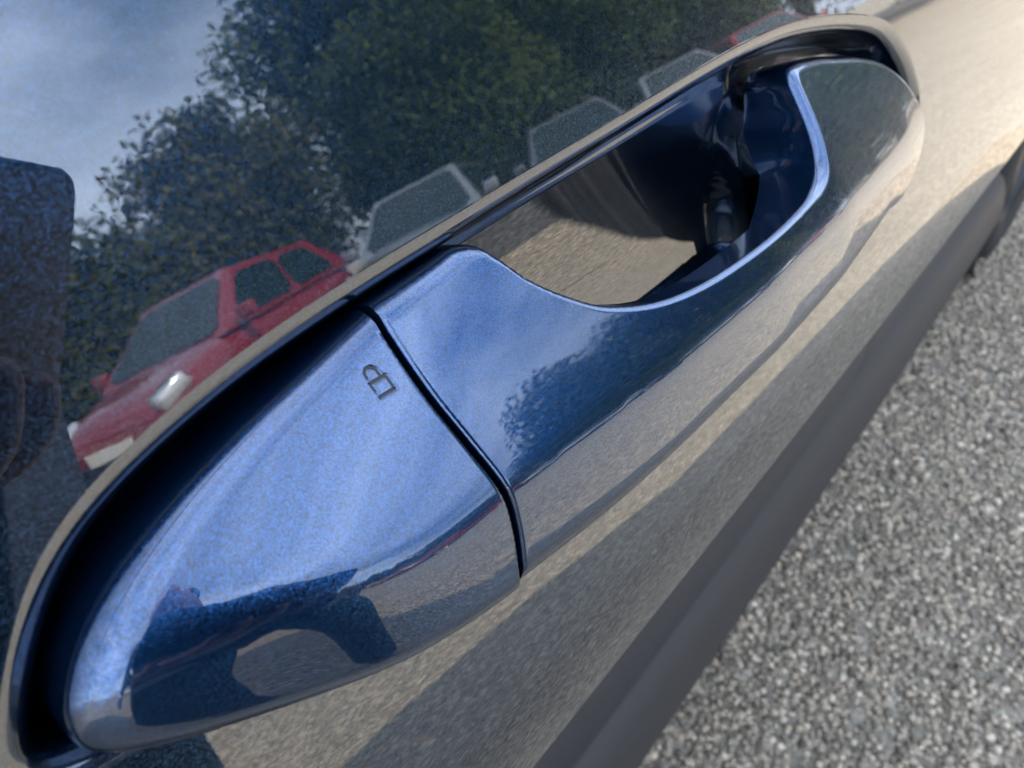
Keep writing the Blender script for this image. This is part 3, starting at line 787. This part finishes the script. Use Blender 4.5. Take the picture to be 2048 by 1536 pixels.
# ------------------------------------------------------------------ cars parked across the lane, seen mirrored in the paint
def parked_car(name, label, paintm, loc, rz, L=3.9, H=1.47, Wd=1.70, boot=0.0):
    root = empty(name, loc, R(rz)); tag(root, label, 'car', 'cars parked across the lane')
    hl = L / 2; xs = [-hl, -hl + 0.05, -hl + 0.35, -hl + 0.8, -0.6, 0.0, 0.5, 0.95, hl - 0.7, hl - 0.25, hl - 0.06, hl]
    zt = [0.80, 0.92, 1.0, 0.99, 0.97, 0.95, 0.94, 0.93, 0.86, 0.76, 0.66, 0.55]
    zb = [0.42, 0.30, 0.24, 0.22, 0.2, 0.2, 0.2, 0.2, 0.2, 0.2, 0.22, 0.30]
    hw = [0.62, 0.74, 0.83, 0.85, 0.85, 0.85, 0.85, 0.85, 0.84, 0.78, 0.66, 0.52]
    V = []; ns = 12
    for x, t, b, w in zip(xs, zt, zb, hw):
        w = w * Wd / 1.7
        ring_ = [(w * 0.86, b), (w * 0.97, b + 0.08), (w, b + (t - b) * 0.45), (w * 0.985, b + (t - b) * 0.75), (w * 0.92, t - 0.02), (w * 0.55, t + 0.02)]
        for y, z in ring_ + [(-y, z) for y, z in reversed(ring_)]: V.append((x, y, z))
    F = grid_faces(len(xs), ns, wrap=True, flip=True) + [tuple(range(ns)), tuple(reversed(range(len(V) - ns, len(V))))]
    body = mesh_obj('body', V, F, paintm, root)
    body.modifiers.new('s', 'SUBSURF').render_levels = 2; body.modifiers['s'].levels = 1
    # cabin: pillars and roof in paint, windows in glass set 4 mm proud
    gx = [-hl + 0.12 + boot, -hl + 0.45 + boot, 0.15, 0.98]; by = 0.80 * Wd / 1.7; ry = 0.56 * Wd / 1.7; bz = 0.93
    lo = [(gx[0], bz + 0.03), (gx[3], bz - 0.03)]; hi = [(gx[1], H - 0.05), (gx[2], H - 0.02)]
    def cab(e):                # e grows the hull
        return [(lo[0][0] - e, by + e, lo[0][1]), (lo[1][0] + e, by + e, lo[1][1]), (hi[1][0] + e, ry + e, hi[1][1]), (hi[0][0] - e, ry + e, hi[0][1])]
    a = cab(0)
    V = [a[0], a[1], a[2], a[3], (hi[0][0] + 0.5, ry, H)] ; V = [a[0], a[1], a[2], a[3]] + [(p[0], -p[1], p[2]) for p in a]
    bm = bmesh.new(); vs_ = [bm.verts.new(p) for p in V]
    for f in ((0, 1, 2, 3), (7, 6, 5, 4), (3, 2, 6, 7), (0, 3, 7, 4), (1, 5, 6, 2)): bm.faces.new([vs_[i] for i in f])
    bm_obj('cabin', bm, paintm, root, bevel=0.05, seg=3, smooth=True)
    def pane(nm, q, off):
        q = [Vector(p) + Vector(off) for p in q]; c = sum(q, Vector()) / len(q)
        b = bmesh.new(); f = b.faces.new([b.verts.new(p) for p in q]); bmesh.ops.bevel(b, geom=list(b.verts), offset=0.06, segments=3, affect='VERTICES')
        return bm_obj(nm, b, 'parked_glass', root)
    def lerp(p, q, t): return tuple(np.array(p) * (1 - t) + np.array(q) * t)
    def quad(A, B, Cc, D, u0, u1, v0, v1):
        P = lambda u, v: lerp(lerp(A, B, u), lerp(D, Cc, u), v)
        return [P(u0, v0), P(u1, v0), P(u1, v1), P(u0, v1)]
    for s in (1, -1):
        A, B, Cc, D = [(p[0], s * p[1], p[2]) for p in a]
        pane('side_window', quad(A, B, Cc, D, 0.52, 0.93, 0.08, 0.86), (0, s * 0.008, 0.003)); pane('side_window', quad(A, B, Cc, D, 0.14, 0.49, 0.08, 0.86), (0, s * 0.008, 0.003))
        wheel(root, hl - 0.72, s * -0.86 * Wd / 1.7, 0.31, 0.31, s); wheel(root, -hl + 0.68, s * -0.86 * Wd / 1.7, 0.31, 0.31, s)
        b = box_bm((hl - 0.23, s * 0.60 * Wd / 1.7, 0.69), (0.34, 0.26, 0.15), Matrix.Rotation(R(s * -28), 3, 'Z') @ Matrix.Rotation(R(22), 3, 'Y')); bm_obj('headlight', b, 'headlight', root, bevel=0.05, seg=3, smooth=True)
        b = box_bm((0.72, s * 0.93 * Wd / 1.7, 1.0), (0.12, 0.18, 0.14)); bm_obj('door_mirror', b, paintm, root, bevel=0.04, seg=3, smooth=True)
    pane('windscreen', quad((a[1][0], -a[1][1], a[1][2]), a[1], a[2], (a[2][0], -a[2][1], a[2][2]), 0.06, 0.94, 0.06, 0.92), (0.010, 0, 0.008))
    pane('rear_window', quad(a[0], (a[0][0], -a[0][1], a[0][2]), (a[3][0], -a[3][1], a[3][2]), a[3], 0.08, 0.92, 0.15, 0.9), (-0.010, 0, 0.006))
    b = box_bm((hl - 0.02, 0, 0.36), (0.06, 0.9, 0.16)); bm_obj('grille', b, 'black_plastic', root, bevel=0.02)
    b = box_bm((hl + 0.015, 0, 0.47), (0.02, 0.52, 0.11)); bm_obj('number_plate', b, 'plate', root, bevel=0.003)
    return root
parked_car('red_hatchback', 'dark red hatchback parked nose-out, front quarter turned to the blue car', 'car_red', (2.85, -7.7, 0), 148)
parked_car('white_car', 'bright white hatchback parked just ahead of the red one', 'car_white', (-0.9, -6.6, 0), 120, L=4.0)
parked_car('silver_estate', 'silver hatchback parked behind the dark red one with clear windscreen', 'car_silver', (5.9, -7.6, 0), 140, L=4.2)
parked_car('silver_estate', 'silver hatchback parked between the grey car and the far red one', 'car_silver', (11.6, -7.4, 0), 128, L=4.1)
parked_car('grey_car', 'dark grey hatchback parked between two silver ones', 'car_grey', (8.8, -7.5, 0), 132, L=4.1)
parked_car('red_hatchback', 'red hatchback parked at the far end of the row', 'car_red', (14.4, -7.2, 0), 126)
parked_car('white_car', 'white hatchback parked at the near end beside the hedge', 'car_white', (-4.6, -6.9, 0), 112)

# ------------------------------------------------------------------ trees behind the parked cars
def tree(name, label, loc, h, rad, mat, seed, n=5200, leaf=0.10, base=0.25):
    rg = np.random.default_rng(seed)
    root = empty(name, loc); tag(root, label, 'tree', 'trees behind the parked cars')
    ch = []
    top = Vector((rg.normal(0, 0.2), rg.normal(0, 0.2), h * 0.82)); V = []; F = []
    def tube(p0, p1, r0, r1, bend):
        n0 = len(V); k = 6
        for i in range(k + 1):
            e = i / k; p = Vector(p0).lerp(Vector(p1), e) + Vector(bend) * math.sin(math.pi * e); r = r0 * (1 - e) + r1 * e
            for j in range(7): a = 6.283 * j / 7; V.append(p + Vector((math.cos(a) * r, math.sin(a) * r, 0)))
        for i in range(k):
            for j in range(7): F.append((n0 + i * 7 + j, n0 + i * 7 + (j + 1) % 7, n0 + (i + 1) * 7 + (j + 1) % 7, n0 + (i + 1) * 7 + j))
    tube((0, 0, 0), top, 0.03 * h, 0.008 * h, (0.1, 0.1, 0))
    cl = []
    for i in range(16):
        e = rg.uniform(base, 0.92); a = rg.uniform(0, 6.283); rr = rad * math.sin(math.pi * (0.12 + 0.8 * (e - base) / (1 - base))) ** 0.7 * rg.uniform(0.65, 1.0)
        q = Vector((math.cos(a) * rr * 0.8, math.sin(a) * rr * 0.8, h * e)); tube((0, 0, h * e * 0.7), q, 0.009 * h, 0.003 * h, (0, 0, 0.05 * h)); cl.append((q, rad * rg.uniform(0.28, 0.5)))
    mesh_obj('trunk', V, F, 'bark', root)
    for i in range(34):
        e = rg.uniform(base, 1.0); rr = rad * math.sqrt(max(0.02, 1 - ((e - 0.58) / 0.5) ** 2)) * rg.uniform(0.2, 0.8); a = rg.uniform(0, 6.283)
        cl.append((Vector((math.cos(a) * rr, math.sin(a) * rr, h * e * 0.97)), rad * rg.uniform(0.22, 0.45)))
    cen = np.array([tuple(c[0]) for c in cl]); cr_ = np.array([c[1] for c in cl])
    k = rg.choice(len(cl), n, p=cr_ ** 2 / (cr_ ** 2).sum())
    d = rg.normal(size=(n, 3)); d /= np.linalg.norm(d, axis=1)[:, None]
    P = cen[k] + d * (cr_[k] * rg.uniform(0.2, 1.08, n) ** 0.6)[:, None]; P[:, 2] = np.maximum(P[:, 2], 0.15)
    t1 = rg.normal(size=(n, 3)); t1 /= np.linalg.norm(t1, axis=1)[:, None]; t2 = np.cross(t1, d + rg.normal(0, 0.5, (n, 3))); t2 /= np.linalg.norm(t2, axis=1)[:, None]
    sz = leaf * rg.uniform(0.5, 1.2, n)[:, None]
    VV = np.stack([P - t1 * sz, P + t2 * sz * 0.55, P + t1 * sz, P - t2 * sz * 0.55], 1).reshape(-1, 3)
    FF = [(4 * i, 4 * i + 1, 4 * i + 2, 4 * i + 3) for i in range(n)]
    cro = mesh_obj('crown', VV, FF, mat, root, smooth=False)
    at = cro.data.attributes.new('tone', 'FLOAT', 'POINT'); at.data.foreach_set('value', np.repeat(np.clip(rg.beta(2, 2, n) * 0.35 + 0.65 * (rg.random(len(cl)) ** 2)[k], 0, 1), 4).astype(np.float32))
    return root
T = [('broadleaf_tree', 'tall dense broadleaf tree behind the silver hatchbacks', (12.2, -14.0, 0), 9.2, 3.4, 'leaf_dark', 9000),
     ('broadleaf_tree', 'bushy dark tree between the silver hatchback and the far red one', (15.6, -15.0, 0), 10.5, 3.6, 'leaf_dark', 8000),
     ('broadleaf_tree', 'tallest dark tree behind the far red hatchback', (19.0, -12.5, 0), 12.5, 4.4, 'leaf_dark', 9000),
     ('broadleaf_tree', 'wide dark tree past the end of the parked row', (24.5, -13.0, 0), 13.0, 4.6, 'leaf_dark', 8000),
     ('broadleaf_tree', 'far wide tree beyond the last parked car', (30.0, -13.0, 0), 14.0, 5.5, 'leaf_dark', 7000),
     ('olive_bush', 'low yellowish bush behind the red hatchback bonnet', (3.4, -13.0, 0), 2.8, 1.9, 'leaf_olive', 6000),
     ('olive_bush', 'round olive bush behind the red hatchback rear', (6.4, -13.5, 0), 4.4, 2.2, 'leaf_olive', 6500),
     ('olive_bush', 'dense green bush behind the first silver hatchback', (10.2, -11.6, 0), 4.2, 2.3, 'leaf_dark', 6500),
     ('olive_bush', 'dense green bush behind the dark grey hatchback', (14.2, -11.2, 0), 4.4, 2.4, 'leaf_dark', 6500),
     ('olive_bush', 'dense green bush behind the silver hatchback next to the far red one', (18.4, -10.6, 0), 4.6, 2.6, 'leaf_dark', 6500),
     ('olive_bush', 'low olive bush behind the bright white hatchback', (0.2, -13.5, 0), 3.0, 2.2, 'leaf_olive', 5000),
     ('olive_bush', 'broad olive bush behind the near white hatchback', (-4.2, -14.0, 0), 3.6, 2.6, 'leaf_olive', 5000),
     ('broadleaf_tree', 'big dark tree closing the lane just ahead of the blue car', (27.0, -5.5, 0), 10.0, 4.6, 'leaf_dark', 6000),
     ('broadleaf_tree', 'big dark tree on the lane corner behind the closing one', (36.0, -8.5, 0), 11.0, 5.2, 'leaf_dark', 6000),
     ('broadleaf_tree', 'big dark tree on the blue car side of the lane end', (38.0, -0.5, 0), 11.0, 5.0, 'leaf_dark', 6000),
     ('broadleaf_tree', 'green tree standing left of the olive bushes', (-9.5, -15.0, 0), 6.5, 3.2, 'leaf_dark', 6000)]
for i, (nm, lb, lc, h, rd, mt, n) in enumerate(T):
    tree(nm, lb, lc, h, rd, mt, 40 + i, n=int(n * 5), base=0.06 if 'bush' in nm else 0.16, leaf=0.115 if h > 5 else 0.085)
